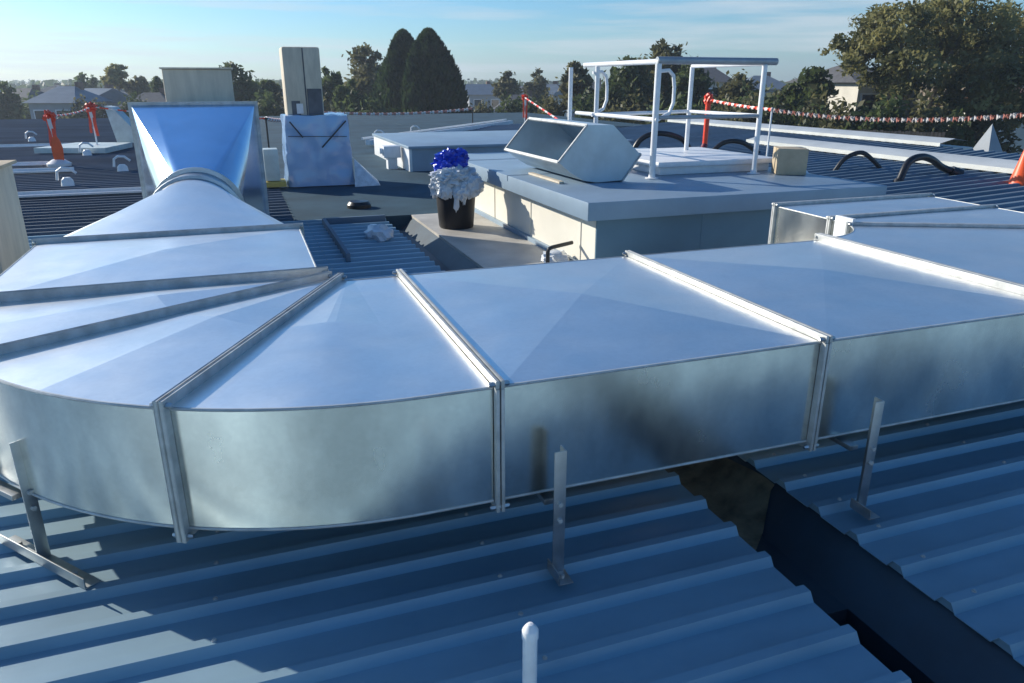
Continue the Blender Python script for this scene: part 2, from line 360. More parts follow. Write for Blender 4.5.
def flange(I, O, z0=Z0, z1=Z1, t=.030, h=.028, label=None):
    I = Vector((*I, 0)); O = Vector((*O, 0)); d = (O - I).normalized(); nrm = Vector((-d.y, d.x, 0)); b = MB()
    I2 = I - d * h; O2 = O + d * h
    for s_ in (-1, 1):
        off = nrm * s_ * (t / 4 + .001)
        b.obox((I2 + O2) / 2 + off + Vector((0, 0, z1 + h / 2 + .001)), (O2 - I2) / 2, nrm * (t / 4 - .0015), (0, 0, h / 2), bev=.002)
        b.obox((I2 + O2) / 2 + off + Vector((0, 0, z0 - h / 2 - .001)), (O2 - I2) / 2, nrm * (t / 4 - .0015), (0, 0, h / 2), bev=.002)
        for P, sg in ((I, -1), (O, 1)):
            b.obox(P + d * sg * (h / 2 + .001) + off + Vector((0, 0, (z0 + z1) / 2)), d * h / 2, nrm * (t / 4 - .0015), (0, 0, (z1 - z0) / 2), bev=.002)
    f = b.build('flange', 'flange', duct, label)
    for P, sg in ((I, -1), (O, 1)):
        for z in (z1 + h / 2, z0 - h / 2):
            k = MB(); c = P + d * sg * h * .5 + Vector((0, 0, z))
            k.tube([c - nrm * .034, c - nrm * .027, c + nrm * .027, c + nrm * .034], [.006, .009, .009, .006], 6); k.build('bolt', 'galv_dull', f)
    return f
YF, YB = 2.0, 3.52
C1 = (.45, 3.65); ri, ro = .14, 1.62
def arc(c, r, a0, a1, n, sgn=-1):
    return [(c[0] + sgn * r * math.sin(R(a0 + (a1 - a0) * i / n)), c[1] - r * math.cos(R(a0 + (a1 - a0) * i / n))) for i in range(n + 1)]
# straight sections: x .68-1.95, 1.95-3.25
section('duct_section', [(.70, YB), (1.935, YB)], [(.70, YF + .03), (1.935, YF + .03)], .045, True, label='straight duct length with diagonal cross creases in the middle of the run')
section('duct_section', [(1.965, YB), (3.235, YB)], [(1.965, YF + .03), (3.235, YF + .03)], .045, True, label='straight duct length behind the right leg')
flange((.683, YB), (.683, YF + .03)); flange((1.95, YB), (1.95, YF + .03)); flange((3.25, YB), (3.25, YF + .03), t=.05, h=.036)
# left elbow in three gores, turning away from the camera
def elb(a0, a1, n=12, pre=None):
    i_, o_ = arc(C1, ri, a0, a1, n), arc(C1, ro, a0, a1, n)
    if pre: i_ = [(pre, C1[1] - ri)] + i_; o_ = [(pre, C1[1] - ro)] + o_
    return i_, o_
section('elbow_gore', *elb(0, 26.6, 12, .666), label='pale elbow panel left of the middle seam')
section('elbow_gore', *elb(27.4, 59.6), label='elbow panel creased down its middle')
section('elbow_gore', *elb(60.4, 89.6), label='narrow looking elbow panel farthest round the bend')
for a in (27, 60, 90):
    flange(arc(C1, ri, a, a, 1)[0], arc(C1, ro, a, a, 1)[0], h=.03 if a < 90 else .04)
XL, XR = C1[0] - ro, C1[0] - ri
section('duct_section', [(XR, 3.67), (XR + .01, 4.98)], [(XL, 3.67), (XL, 4.98)], .05, True, label='straight duct length after the bend, sagging creases on top')
flange((XR + .01, 5.0), (XL, 5.0), h=.026, t=.04)
# square to round taper
RC = Vector((-.37, 6.35, .52)); rr = .36
b = MB(); n = 48; vs = []
rect = []
for k in range(n):
    a = 2 * math.pi * (k + .5) / n; c, s_ = math.cos(a), math.sin(a)
    hw, hh = (XR - XL) / 2, (Z1 - Z0) / 2; m_ = 1 / max(abs(c), abs(s_))
    rect.append((( XL + XR) / 2 + c * m_ * hw, 5.02, (Z0 + Z1) / 2 + s_ * m_ * hh))
for k in range(n):
    a = 2 * math.pi * (k + .5) / n; vs.append(rect[k])
for k in range(n):
    a = 2 * math.pi * (k + .5) / n; vs.append((RC.x + rr * math.cos(a), RC.y, RC.z + rr * math.sin(a)))
b.add(vs, [(k, (k + 1) % n, n + (k + 1) % n, n + k)[::-1] for k in range(n)], 0, True)
b.build('taper', 'galv', duct, 'tapered blue looking piece narrowing from rectangle to round', sharp=14)
b = MB()
pr = [(0, rr), (.05, rr), (.055, rr + .022), (.085, rr + .022), (.09, rr - .015), (.36, rr - .02), (.365, rr + .012), (.39, rr + .012), (.395, rr - .02), (.6, rr - .03)]
n = 40; vs = []
for dy, r_ in pr:
    for k in range(n):
        a = 2 * math.pi * k / n; vs.append((RC.x + .03 * dy + r_ * math.cos(a), RC.y + dy, RC.z + dy * .12 + r_ * math.sin(a)))
b.add(vs, [(i * n + k, i * n + (k + 1) % n, (i + 1) * n + (k + 1) % n, (i + 1) * n + k)[::-1] for i in range(len(pr) - 1) for k in range(n)], 0, True)
b.build('round_collar', 'galv_dull', duct, sharp=40)
# hopper: facetted round to rectangle widening upward
b = MB(); HY = 8.55; x0, x1, z0, z1 = -.95, .22, .16, 1.38
cc = (RC.x + .02, 6.9, RC.z + .07); r_ = rr - .035
circ = [(cc[0] + r_ * math.cos(a), cc[1], cc[2] + r_ * math.sin(a)) for a in [2 * math.pi * k / 32 for k in range(32)]]
cor = [(x1, HY, z1), (x0, HY, z1), (x0, HY, z0), (x1, HY, z0)]
vs = circ + cor; fs = []
def pos(k):                                            # where ring vertex k meets its edge of the rectangle
    q = (k // 8) % 4; f = (k % 8) / 8
    return q, f
T0, T1 = 5, 11                                         # ring vertices carried by the flat top plane
base = len(vs); tops = []
for k in range(T0, T1 + 1):
    f = (k - T0) / (T1 - T0); tops.append(len(vs)); vs.append((x1 + (x0 - x1) * f, HY, z1))
for k in range(T0, T1): fs.append((k, k + 1, tops[k + 1 - T0], tops[k - T0])[::-1])
for k in range(0, T0): fs.append((k, k + 1, 32)[::-1])
for k in range(T1, 16): fs.append((k, k + 1, 33)[::-1])
fs.append((16, 34, 33)); fs.append((0, 32, 35))
for k in range(16, 24): fs.append((k, k + 1, 34)[::-1])
fs.append((24, 35, 34))
for k in range(24, 32): fs.append((k, (k + 1) % 32, 35)[::-1])
b.add(vs, fs, 0, False)
hop = b.build('hopper', 'galv_sky_tint', duct, 'flared hopper opening out to a tall rectangle behind the round collar', sharp=12)
b = MB(); b.box(x0 - .03, x1 + .03, HY, HY + .03, z1, z1 + .03); b.box(x0 - .03, x0, HY, HY + .03, z0, z1); b.box(x1, x1 + .03, HY, HY + .03, z0, z1)
b.build('rim', 'flange', hop)
b = MB(); b.box(x0, x1, HY + .032, HY + .9, 0.02, z1 - .01, bev=.01); b.build('fan_casing', 'galv_side', duct)
# right hand elbow, turning away behind the third seam
C2 = (3.32, 4.06); qi, qo = .50, 2.03
def elb2(a0, a1, n=26):
    return arc(C2, qi, a0, a1, n, 1), arc(C2, qo, a0, a1, n, 1)
i_, o_ = elb2(0, 64.5); section('elbow_gore', [(3.27, YB + .03)] + i_, [(3.27, YF + .03)] + o_, .01, label='grey elbow panel right of the wide pale flange')
i_, o_ = elb2(65.5, 90, 12); section('elbow_gore', i_, o_, .01, label='wedge shaped panel at the far right of the run')
flange(arc(C2, qi, 65, 65, 1, 1)[0], arc(C2, qo, 65, 65, 1, 1)[0], h=.022, t=.03)
flange((C2[0] + qi, C2[1] + .015), (C2[0] + qo, C2[1] + .015), h=.022, t=.03)
section('duct_section', [(C2[0] + qi, 4.09), (C2[0] + qi + .02, 4.66)], [(C2[0] + qo, 4.09), (C2[0] + qo + .04, 4.66)], .012, True, label='short end length behind the right elbow')
flange((C2[0] + qi + .02, 4.68), (C2[0] + qo + .04, 4.68), h=.026, t=.03)
b = MB(); b.box(C2[0] + qi - .045, C2[0] + qi - .015, 3.83, 3.99, .42, .745, bev=.004); b.build('corner_post', 'white', duct)

# ------------------------------------------------------------ support legs
def leg_stand(loc, rz, h, tilt, label):
    t = thing('duct_stand', (0, 0, 0), label, 'support leg', 'steel legs holding the duct')
    b = MB(); w = .042
    b.obox((0, 0, h / 2 + .03), (w / 2, 0, 0), (0, .0025, 0), (0, 0, h / 2), bev=.001)
    b.obox((w / 2 - .0025, .0225, h / 2 + .03), (.0025, 0, 0), (0, .020, 0), (0, 0, h / 2), bev=.001)
    b.build('upright', 'galv_dull', t)
    for z in (.24, .30): MB().tube([(0, -.014, z), (0, -.0026, z)], .009, 6).build('bolt', 'flange', t)
    b = MB(); b.obox((0, -.02, .034), (.026, 0, 0), (0, tilt, 0), (0, 0, .0025), bev=.001)
    b.obox((-.0245, -.02, .055), (.0025, 0, 0), (0, tilt, 0), (0, 0, .018), bev=.001)
    b.build('foot_rail', 'galv_dull', t)
    for y in (-.7 * tilt, .6 * tilt): MB().tube([(0, y, .036), (0, y, .05)], .008, 6).build('bolt', 'flange', t)
    b = MB(); b.obox((0, .36, Z0 - .018 - .012), (.02, 0, 0), (0, .28, 0), (0, 0, .010), bev=.002); b.build('cross_rail', 'galv_dull', t)
    t.location = loc; t.rotation_euler = (0, 0, rz); return t
s0 = leg_stand((.86, 1.93, 0), R(0), .46, .05, 'steel leg in front of the middle duct panel')
s1 = dup(s0, (2.12, 1.89, 0), 'steel leg to the right, beside the open gutter')
s2 = leg_stand((-.79, 2.60, 0), R(40), .46, .26, 'leftmost steel leg with its foot in the sunlit patches')

# pipe with cap in the foreground
t = thing('roof_pipe_stub', (.56, 1.42, 0), 'short white upright pipe with a pointed cap in the foreground', 'pipe')
b = MB(); b.tube([(.56, 1.42, 0), (.56, 1.42, .29)], .019, 20); b.build('pipe', 'white', t)
b = MB(); b.lathe((.56, 1.42, .288), [(.0215, -.02), (.0215, .004), (.019, .008), (.008, .022), (0.0001, .024)], 20); b.build('cap', 'white', t)
b = MB(); b.lathe((.56, 1.42, 0), [(.06, .003), (.055, .008), (.026, .014), (.021, .05)], 20); b.build('boot', 'rubber', t)

# ------------------------------------------------------------ plinth with cap
t = thing('roof_plinth', (4.4, 8, 0), 'low cream walled plinth with a wide grey metal top', 'plinth')
b = MB(); b.box(2.84, 5.75, 5.75, 10.1, 0, .50)
for y in (6.05, 7.3, 8.5, 9.6): b.box(2.832, 2.842, y - .012, y + .012, .0, .498)
b.build('wall', 'cream', t)
b = MB(); b.box(2.842, 5.75, 5.735, 5.748, 0, .498); b.box(3.9, 3.92, 5.731, 5.736, 0, .498); b.build('front_panel', 'front', t, 'grey blue front panel under the cap')
b = MB(); b.box(2.80, 2.838, 5.70, 10.1, 0, .05, bev=.003); b.box(2.84, 5.75, 5.70, 5.732, 0, .05, bev=.003); b.build('base_flashing', 'cap', t)
b = MB(); b.box(2.68, 5.86, 5.58, 10.25, .50, .655, bev=.006)
for y in (7.6, 9.3): b.box(2.675, 5.865, y - .02, y + .02, .6, .659)
b.build('cap', 'cap', t)
# second, lower plinth behind
t = thing('low_plinth', (4.5, 16, 0), 'low pale box behind the black bin with a white end', 'plinth')
b = MB(); b.box(3.06, 7.6, 14.02, 17.8, 0, .42); b.build('wall', 'cap', t)
b = MB(); b.box(2.98, 7.7, 13.95, 17.9, .42, .47, bev=.005); b.build('cap', 'cap', t)
b = MB(); b.box(3.0, 3.055, 14.0, 17.8, 0, .415, bev=.004); b.build('end_panel', 'white', t)
t = tag(MB().build('x', 'white')) if False else None
b = MB(); b.box(2.62, 2.95, 14.5, 14.8, .22, .44, bev=.015); b.box(2.70, 2.88, 14.55, 14.75, 0, .22); b.box(2.55, 2.62, 14.55, 14.75, .3, .4, bev=.01)
tag(b.build('vent_box', 'white'), 'small white vent box at the end of the low plinth', 'vent')

# open duct offcut on the plinth
t = thing('duct_offcut', (3.3, 7.4, .66), 'loose galvanised duct elbow with an open flanged mouth lying on the plinth', 'duct piece')
prof = [(3.17, 1.21), (2.88, .875), (3.02, .765), (3.16, .685), (3.30, .662), (3.58, .672), (3.77, .92), (3.46, 1.205)]   # x, z at the near side
ya, yb = 6.70, 8.25
def P(i, y, dx=0): return (prof[i][0] + dx, y, prof[i][1])
b = MB(); nn = len(prof)
for y, rev in ((ya, False), (yb, True)):
    f = tuple(range(nn)); b.add([P(i, y) for i in range(nn)], [f if not rev else f[::-1]])
for i in range(1, nn): 
    j = (i + 1) % nn
    if i == 5: continue
    b.add([P(i, ya), P(j, ya), P(j, yb), P(i, yb)], [(0, 3, 2, 1)])
b.build('body', 'offcut', t, sharp=20)
def mouth(i, j, name, outsgn):
    b = MB(); p, q = Vector(P(i, ya)), Vector(P(j, ya)); p2, q2 = Vector(P(i, yb)), Vector(P(j, yb)); w = .026
    nv = (q - p).cross(Vector((0, 1, 0))).normalized() * outsgn
    for a, c in ((p, q), (p2, q2), (p, p2), (q, q2)):
        b.bar(a + nv * .006, c + nv * .006, w, .014, bev=.002, upv=nv)
    b.build(name, 'flange', t)
mouth(0, 1, 'mouth_flange', 1); mouth(5, 6, 'mouth_flange', -1)
b = MB(); b.bar((2.95, 6.76, .669), (2.95, 7.6, .669), .05, .02); tag(b.build('batten', 'ply'), 'thin timber batten under the loose duct elbow', 'timber')

# hatch kerb and guard rail
t = thing('roof_hatch', (4.9, 7.8, .66), 'white roof access hatch inside the guard rail', 'hatch')
b = MB(); b.box(4.22, 5.62, 7.05, 8.5, .657, .74, bev=.008); b.build('kerb', 'white', t)
b = MB(); b.box(4.16, 5.68, 6.99, 8.56, .742, .80, bev=.018); b.build('lid', 'white', t)
rail = thing('guard_rail', (4.7, 7.5, .66), 'white tubular guard rail around the roof hatch', 'guard rail')
for (x, y) in ((4.0, 6.84), (5.26, 6.84), (5.26, 8.2), (4.0, 8.2), (4.0, 8.95)):
    b = MB(); b.tube([(x, y, .657), (x, y, 1.77)], .032 if (x, y) == (4.0, 6.84) else .027, 14)
    b.lathe((x, y, .657), [(.07, 0), (.07, .008), (.035, .012), (.034, .05)], 16); b.build('post', 'white', rail)
b = MB(); b.tube([(4.0, 6.82, 1.79), (4.0, 8.55, 1.79)], .026, 12); b.build('top_rail', 'white', rail)
b = MB(); b.tube([(3.98, 6.84, 1.80), (5.40, 6.84, 1.80)], .036, 12); b.build('top_rail', 'railgrey', rail, 'thicker grey top rail')
b = MB(); b.tube([(4.0, 6.8, 1.24), (4.0, 8.75, 1.24)], .022, 12); b.build('mid_rail', 'white', rail)
b = MB(); b.tube([(4.0, 6.84, 1.26), (5.26, 6.84, 1.26)], .02, 12); b.build('mid_rail', 'railgrey', rail)
b = MB(); b.tube([(5.26, 6.84, 1.26), (5.26, 8.2, 1.26), (4.0, 8.2, 1.24)], .02, 12); b.build('mid_rail', 'white', rail)
b = MB(); b.tube([(5.26, 6.84, 1.78), (5.26, 8.2, 1.78)], .024, 12); b.build('top_rail', 'white', rail)
for (x, y) in ((4.12, 6.86), (4.05, 8.22)):
    b = MB(); b.tube([(x - .1, y, 1.70), (x + .02, y + .01, 1.71), (x + .08, y + .02, 1.66), (x + .10, y + .02, 1.55), (x + .10, y + .02, 1.40), (x + .06, y + .02, 1.30), (x - .10, y, 1.23)], .019, 10); b.build('grab_handle', 'white', rail)

# carton, wire bin etc.
def carton(loc, s, rz, label, name='carton'):
    t = thing(name, (0, 0, 0), label, 'box')
    b = MB(); b.box(-s[0] / 2, s[0] / 2, -s[1] / 2, s[1] / 2, 0, s[2], bev=.006); b.build('box', 'card', t)
    b = MB(); b.box(-s[0] / 2 - .001, s[0] / 2 + .001, -.03, .03, s[2] - .1, s[2] + .0015); b.build('packing_tape', 'tape', t)
    t.location = loc; t.rotation_euler = (0, 0, rz)
carton((5.62, 6.72, .66), (.30, .34, .27), R(-28), 'brown cardboard box on the plinth by the rail post')
t = thing('vent_cowl', (6.75, 7.9, 0), 'small white vent cowl on the roof behind the cardboard box', 'vent')
b = MB(); b.tube([(6.75, 7.9, 0.02), (6.75, 7.9, .50)], .09, 16); b.build('pipe', 'white', t)
b = MB(); b.lathe((6.75, 7.9, .48), [(.10, -.12), (.16, -.12), (.16, .0), (.10, .06), (.001, .08)], 18); b.build('cowl', 'white', t)

# bin with bags
t = thing('rubbish_bin', (2.3, 8.3, 0), 'black bin stuffed with white plastic bags beside the cream wall', 'bin')
b = MB(); b.lathe((2.3, 8.3, .006), [(.0, 0), (.19, 0), (.20, .02), (.235, .46), (.25, .47), (.25, .50), (.225, .50), (.19, .05), (0, .05)], 28); b.build('tub', 'black', t)
b = MB(); b.blob((2.3, 8.3, .55), (.25, .25, .15), 4, .45, 4.5, 3); b.blob((2.2, 8.15, .60), (.17, .14, .10), 4, .5, 4.5, 33)
for i, (dx, dy, dz) in enumerate(((-.22, -.05, .5), (-.16, -.19, .49), (0, -.25, .46), (.12, -.22, .5), (.22, -.08, .5), (.2, .1, .55), (-.1, .1, .6))):
    b.blob((2.3 + dx * .95, 8.3 + dy * .95, dz - .02), (.10, .075, .12 - .01 * (i % 3)), 4, .35, 3.5, 10 + i)
b.blob((2.24, 8.05, .35), (.03, .02, .13), 2, .6, 3, 41); b.blob((2.32, 8.045, .39), (.025, .02, .09), 2, .6, 3, 42)
bag = b.build('liner_bag', 'bag', t, sharp=60)
b = MB(); b.blob((2.28, 8.42, .74), (.18, .14, .13), 4, .5, 4.5, 21); b.blob((2.19, 8.34, .68), (.10, .09, .09), 3, .8, 3, 22); b.blob((2.37, 8.40, .82), (.09, .08, .06), 3, .8, 3, 25)
b.build('blue_bag', 'blue', t, 'blue plastic bag on top', sharp=60)

# things on the roof between the duct and the wrapped fan
t = tag(MB().lathe((1.45, 10.1, .0), [(.16, .006), (.16, .05), (.13, .09), (.001, .1)], 20).build('roof_vent', 'rubber'), 'dark round cap on the roof in front of the wrapped unit', 'roof vent')
tag(MB().blob((1.33, 7.9, .05), (.14, .20, .11), 3, .3, 2, 5, flat=.005).build('sandbag', 'bag'), 'pale sandbag lying by the gutter edge', 'sandbag')
b = MB(); b.box(.84, .88, 6.9, 8.9, .0, .09, bev=.004); b.box(.84, 1.58, 8.88, 8.93, .0, .09, bev=.004)
tag(b.build('edge_trim', 'roof_mid'), 'L shaped pale metal trim on the ribbed roof behind the bend', 'metal trim')
b = MB(); b.tube([(2.50, 6.0, .01), (2.50, 6.0, .17), (2.51, 6.0, .195), (2.54, 6.01, .205), (2.78, 6.10, .215)], .018, 10)
tag(b.build('bent_pipe', 'rubber'), 'thin black bent pipe standing at the corner of the cream wall', 'pipe')
tag(MB().blob((2.66, 6.2, .06), (.13, .14, .07), 3, .5, 2.5, 9, flat=.008).build('plastic_sheet', 'bag'), 'crumpled white plastic behind the thin black pipe', 'plastic sheet')
tag(MB().blob((3.55, 5.35, .05), (.20, .12, .12), 3, .4, 2.5, 12, flat=.01).build('tarpaulin', 'black'), 'bundled dark tarpaulin at the foot of the plinth', 'tarpaulin')

# wrapped fan unit with board tower
t = thing('wrapped_fan_unit', (1.2, 12.6, 0), 'squat unit wrapped in bluish plastic film with crossed dark straps', 'wrapped unit')
bm_ = bmesh.new(); bmesh.ops.create_cube(bm_, size=2); bmesh.ops.subdivide_edges(bm_, edges=bm_.edges[:], cuts=14, use_grid_fill=True)
vs = []
for v in bm_.verts:
    u = v.co.copy(); fl = 1 + .10 * max(0, -u.z - .5); tp = 1 - .05 * max(0, u.z)
    d = noise.noise(u * 2.2) * .03 + noise.noise(Vector((u.x * 7, u.y * 7, u.z * 1.5))) * .018
    edge = 1 - .02 * (abs(u.x) ** 8 + abs(u.y) ** 8)
    vs.append((1.22 + u.x * .52 * fl * tp * edge + d, 12.9 + u.y * .5 * fl * tp * edge + d, .56 + u.z * .54 + (d * .8 if u.z > -.9 else 0)))
b = MB(); bm_.verts.index_update(); b.add(vs, [[v.index for v in f.verts] for f in bm_.faces], 0, True); bm_.free(); b.build('film_wrap', 'film', t, sharp=60)
yy = 12.375
for p_, q_, h_ in (((.80, yy, 1.02), (.98, yy - .005, .78), .022), ((1.66, yy, 1.02), (1.26, yy - .01, .62), .022), ((.76, yy, .80), (1.66, yy, .78), .010)):
    MB().bar(p_, q_, .008, h_).build('strap', 'strap', t)
b = MB(); b.add([(1.76, 12.45, .42), (2.12, 12.2, .012), (1.70, 12.15, .012), (2.2, 12.9, .012), (1.77, 13.2, .45)], [(0, 2, 1), (0, 1, 3, 4)]); b.build('film_skirt', 'bag', t)
t = thing('board_shaft', (1.1, 12.8, 1.1), 'tall beige board shaft standing on the film wrapped unit', 'board shaft')
def shaft(cx, cy, hw, hd, z0, z1, par, seam=True):
    b = MB(); b.box(cx - hw, cx + hw, cy - hd, cy + hd, z0, z1, bev=.04); b.build('casing', 'ply', par)
    if seam:
        b = MB(); b.box(cx + hw * .05, cx + hw * .12, cy - hd - .004, cy - hd + .002, z0, z1 - .02); b.build('joint', 'plydark', par)
shaft(1.075, 12.85, .285, .285, 1.09, 2.11, t)
MB().box(1.12, 1.34, 12.553, 12.562, 1.11, 1.50).build('patch', 'plydark', t, 'large dark grey patch low on the front')
MB().box(.87, 1.0, 12.553, 12.562, 1.11, 1.32).build('patch', 'plydark', t, 'small dark patch around the white sticker')
b = MB(); b.box(.94, 1.04, 12.548, 12.552, 1.13, 1.28); b.build('sticker', 'tapewhite', t)
t = thing('beige_fan_cover', (-.3, 9.7, 1.36), 'beige board cover standing behind the blue hopper', 'board cover')
b = MB(); b.box(-.68, .03, 9.3, 10.0, 0.005, 1.73, bev=.012); b.build('casing', 'ply', t)
b = MB(); b.box(-.70, .05, 9.28, 10.02, 1.732, 1.75, bev=.004); b.build('lid', 'ply', t)
# crate at left edge
t = thing('plywood_crate', (-1.9, 6.2, 0), 'beige plywood crate cut by the left edge of the picture', 'crate')
b = MB(); b.box(-2.8, -1.64, 5.95, 6.75, .03, 1.01, bev=.008); b.build('box', 'ply', t)
b = MB(); b.box(-2.83, -1.61, 5.92, 6.78, 1.012, 1.035, bev=.004); b.build('lid', 'card', t)
for q in (-2.7, -1.8): MB().box(q, q + .1, 5.95, 6.75, .002, .029).build('skid', 'card', t)
# pale boxes by the wrapped unit
t = thing('pale_box', (.45, 12.4, 0), 'pale upright box on a yellow timber between hopper and wrapped unit', 'box')
b = MB(); b.box(.36, .58, 12.3, 12.6, .14, .62, bev=.012); b.build('box', 'pale', t)
b = MB(); b.box(.34, .66, 12.25, 12.65, .05, .13, bev=.004); b.build('timber', 'yellow', t)
tag(MB().box(.16, .34, 12.6, 12.85, .005, .55, bev=.012).build('small_white_box', 'white'), 'narrow white box just right of the blue hopper', 'box')

# ------------------------------------------------------------ barrier posts, tapes
def bunting_post(p, h, label, paddle=True, s=1.):
    t = thing('barrier_post', (p[0], p[1], p[2]), label, 'barrier post', 'tape draped barrier posts')
    x, y, z = p
    b = MB(); b.tube([(x, y, z), (x, y, z + h)], .018, 10); b.build('pole', 'white', t)
    b = MB()
    b.lathe((x, y, z), [(.001, .0), (.19 * s, .0), (.19 * s, .05), (.10 * s, .12), (.03, .14)], 18); b.build('base', 'tapewhite', t)
    b = MB()
    b.blob((x, y, z + h - .05), (.085 * s, .085 * s, .10), 3, .7, 3, int(abs(x) * 10)); b.build('tape_knot', 'red', t)
    for i, (dx, w, l, m_) in enumerate(((-.04, .07, h * .55, 'red'), (.035, .08, h * .62, 'red'), (.0, .07, h * .45, 'tapewhite'))):
        b = MB(); vs = []; n = 9
        for k in range(n):
            q = k / (n - 1); zz = z + h - .06 - q * l; off = .018 * math.sin(q * 5 + i * 2)
            ww = w * (1 - .25 * q) / 2
            for (ox, oy) in ((-ww, -.035), (ww, -.035), (ww, -.027), (-ww, -.027)): vs.append((x + dx * s + ox + off * .6, y + oy + off - .01 * i, zz))
        fs = []
        for k in range(n - 1):
            for j in range(4): fs.append((k * 4 + j, k * 4 + (j + 1) % 4, k * 4 + 4 + (j + 1) % 4, k * 4 + 4 + j))
        fs += [(0, 3, 2, 1), ((n - 1) * 4, (n - 1) * 4 + 1, (n - 1) * 4 + 2, (n - 1) * 4 + 3)]
        b.add(vs, fs, 0, True); b.build('streamer', m_, t)
    if paddle:
        b = MB(); b.blob((x + .03, y - .06, z + h * .28), (.085 * s, .02, .26 * s), 3, .12, 2, 3); b.build('paddle', 'orange', t)
    return t
def tapeline(pts, label, w=.06, turns=26, name='barrier_tape', sag=None, per=6, tm='red'):
    # twisted red and white ribbon through pts
    P_ = []
    for a, c in zip(pts[:-1], pts[1:]):
        a, c = Vector(a), Vector(c)
        for k in range(30):
            q = k / 30; v = a.lerp(c, q); v.z -= (sag or 0) * 4 * q * (1 - q); P_.append(v)
    P_.append(Vector(pts[-1])); n = len(P_); sub = 4
    Q = []
    for i in range(n - 1):
        for k in range(sub): Q.append(P_[i].lerp(P_[i + 1], k / sub))
    Q.append(P_[-1]); n = len(Q); vs = []
    for i, p in enumerate(Q):
        a = 2 * math.pi * turns * i / n
        t_ = (Q[min(i + 1, n - 1)] - Q[max(0, i - 1)]).normalized(); s_ = t_.cross(Vector((0, 0, 1))).normalized(); u = s_.cross(t_)
        d = s_ * math.cos(a) + u * math.sin(a); e = t_.cross(d)
        for (k, j) in ((-1, -1), (1, -1), (1, 1), (-1, 1)): vs.append(p + d * k * w / 2 + e * j * w * .22)
    b = MB()
    for i in range(n - 1):
        mi = (i // per) % 2
        b.add([], [])
        for j in range(4): b.f.append((i * 4 + j, i * 4 + (j + 1) % 4, i * 4 + 4 + (j + 1) % 4, i * 4 + 4 + j)); b.mi.append(mi); b.sm.append(False)
    b.v = [tuple(v) for v in vs]
    return tag(b.build(name, ['tapewhite', tm]), label, 'barrier tape', 'red and white barrier tapes')
pA = far(43, 15.0, 0); pB = far(86, 18.5, 0)
bunting_post((pA.x, pA.y, .03), .98, 'barrier post with red tape on top and an orange paddle low down', True, 1.15)
bunting_post((pB.x, pB.y, .03), 1.05, 'barrier post draped with long red streamers beside the pale fin', False, 1.5)
tapeline([(pA.x, pA.y, .98), (pB.x, pB.y, 1.03)], 'tape stretched between the two red barrier posts at left', .035, 10, sag=.05)
pC = far(262, 19, .75)
tapeline([(pB.x, pB.y, 1.05), tuple(pC)], 'tape from the red streamers running behind the blue hopper', .035, 14, sag=.08)
pD, pE = far(300, 30, .55), far(472, 30, .62)
tapeline([(pC.x, pC.y, .75), tuple(pD), tuple(pE)], 'tape sagging in front of the two cypresses', .10, 40, sag=.16, tm='tapepink', per=3)
for p, lab in ((pC, 'thin black stake holding the tape beside the blue hopper'), (pD, 'thin black stake holding the tape behind the board shaft'), (pE, 'thin black stake at the right foot of the cypresses')):
    b = MB(); b.tube([(p.x, p.y, 0), (p.x, p.y, p.z + .03)], .022, 8); b.lathe((p.x, p.y, 0), [(.12, .01), (.12, .04), (.03, .06)], 12)
    tag(b.build('tape_stake', 'rubber'), lab, 'stake', 'black tape stakes')
pF = far(525, 26, 0); bunting_post((pF.x, pF.y, .01), 1.15, 'barrier post with red knot between cypresses and guard rail', False, 1.2)
pG = far(600, 14.5, .45); tapeline([(pF.x, pF.y, 1.1), tuple(pG)], 'tape dropping from the far red knot towards the loose duct elbow', .05, 14)
pH = far(710, 15.2, 0)
t = thing('barrier_post', (pH.x, pH.y, .1), 'red post seen through the guard rail with a dark maroon foot', 'barrier post', 'tape draped barrier posts')
b = MB(); b.tube([(pH.x, pH.y, .35), (pH.x, pH.y, 1.28)], .05, 12); b.build('pole', 'red', t)
b = MB(); b.blob((pH.x, pH.y, 1.28), (.09, .09, .11), 3, .4, 3, 5); b.build('tape_knot', 'red', t)
b = MB(); b.tube([(pH.x - .22, pH.y - .12, .06), (pH.x - .05, pH.y - .03, .32), (pH.x, pH.y, .42)], [.10, .07, .06], 12); b.build('foot', 'maroon', t)
pI, pJ = far(775, 13.2, 1.15), far(1120, 9.5, 1.33)
tapeline([(pH.x, pH.y, 1.27), tuple(pI)], 'tape between the red post and the right rail post', .055, 8, sag=.02)
tapeline([tuple(pI), tuple(pJ)], 'long twisted tape sagging in front of the big gum tree', .075, 34, sag=.17, per=2, tm='tapepink')
for p, lab in ((pI, 'white stake carrying the tape right of the guard rail'), (pJ, 'white stake carrying the tape beyond the right edge')):
    b = MB(); b.tube([(p.x, p.y, .02), (p.x, p.y, p.z + .04)], .016, 8); b.lathe((p.x, p.y, .1), [(.12, -.05), (.12, .03), (.02, .05)], 12); tag(b.build('tape_stake', 'white'), lab, 'stake')

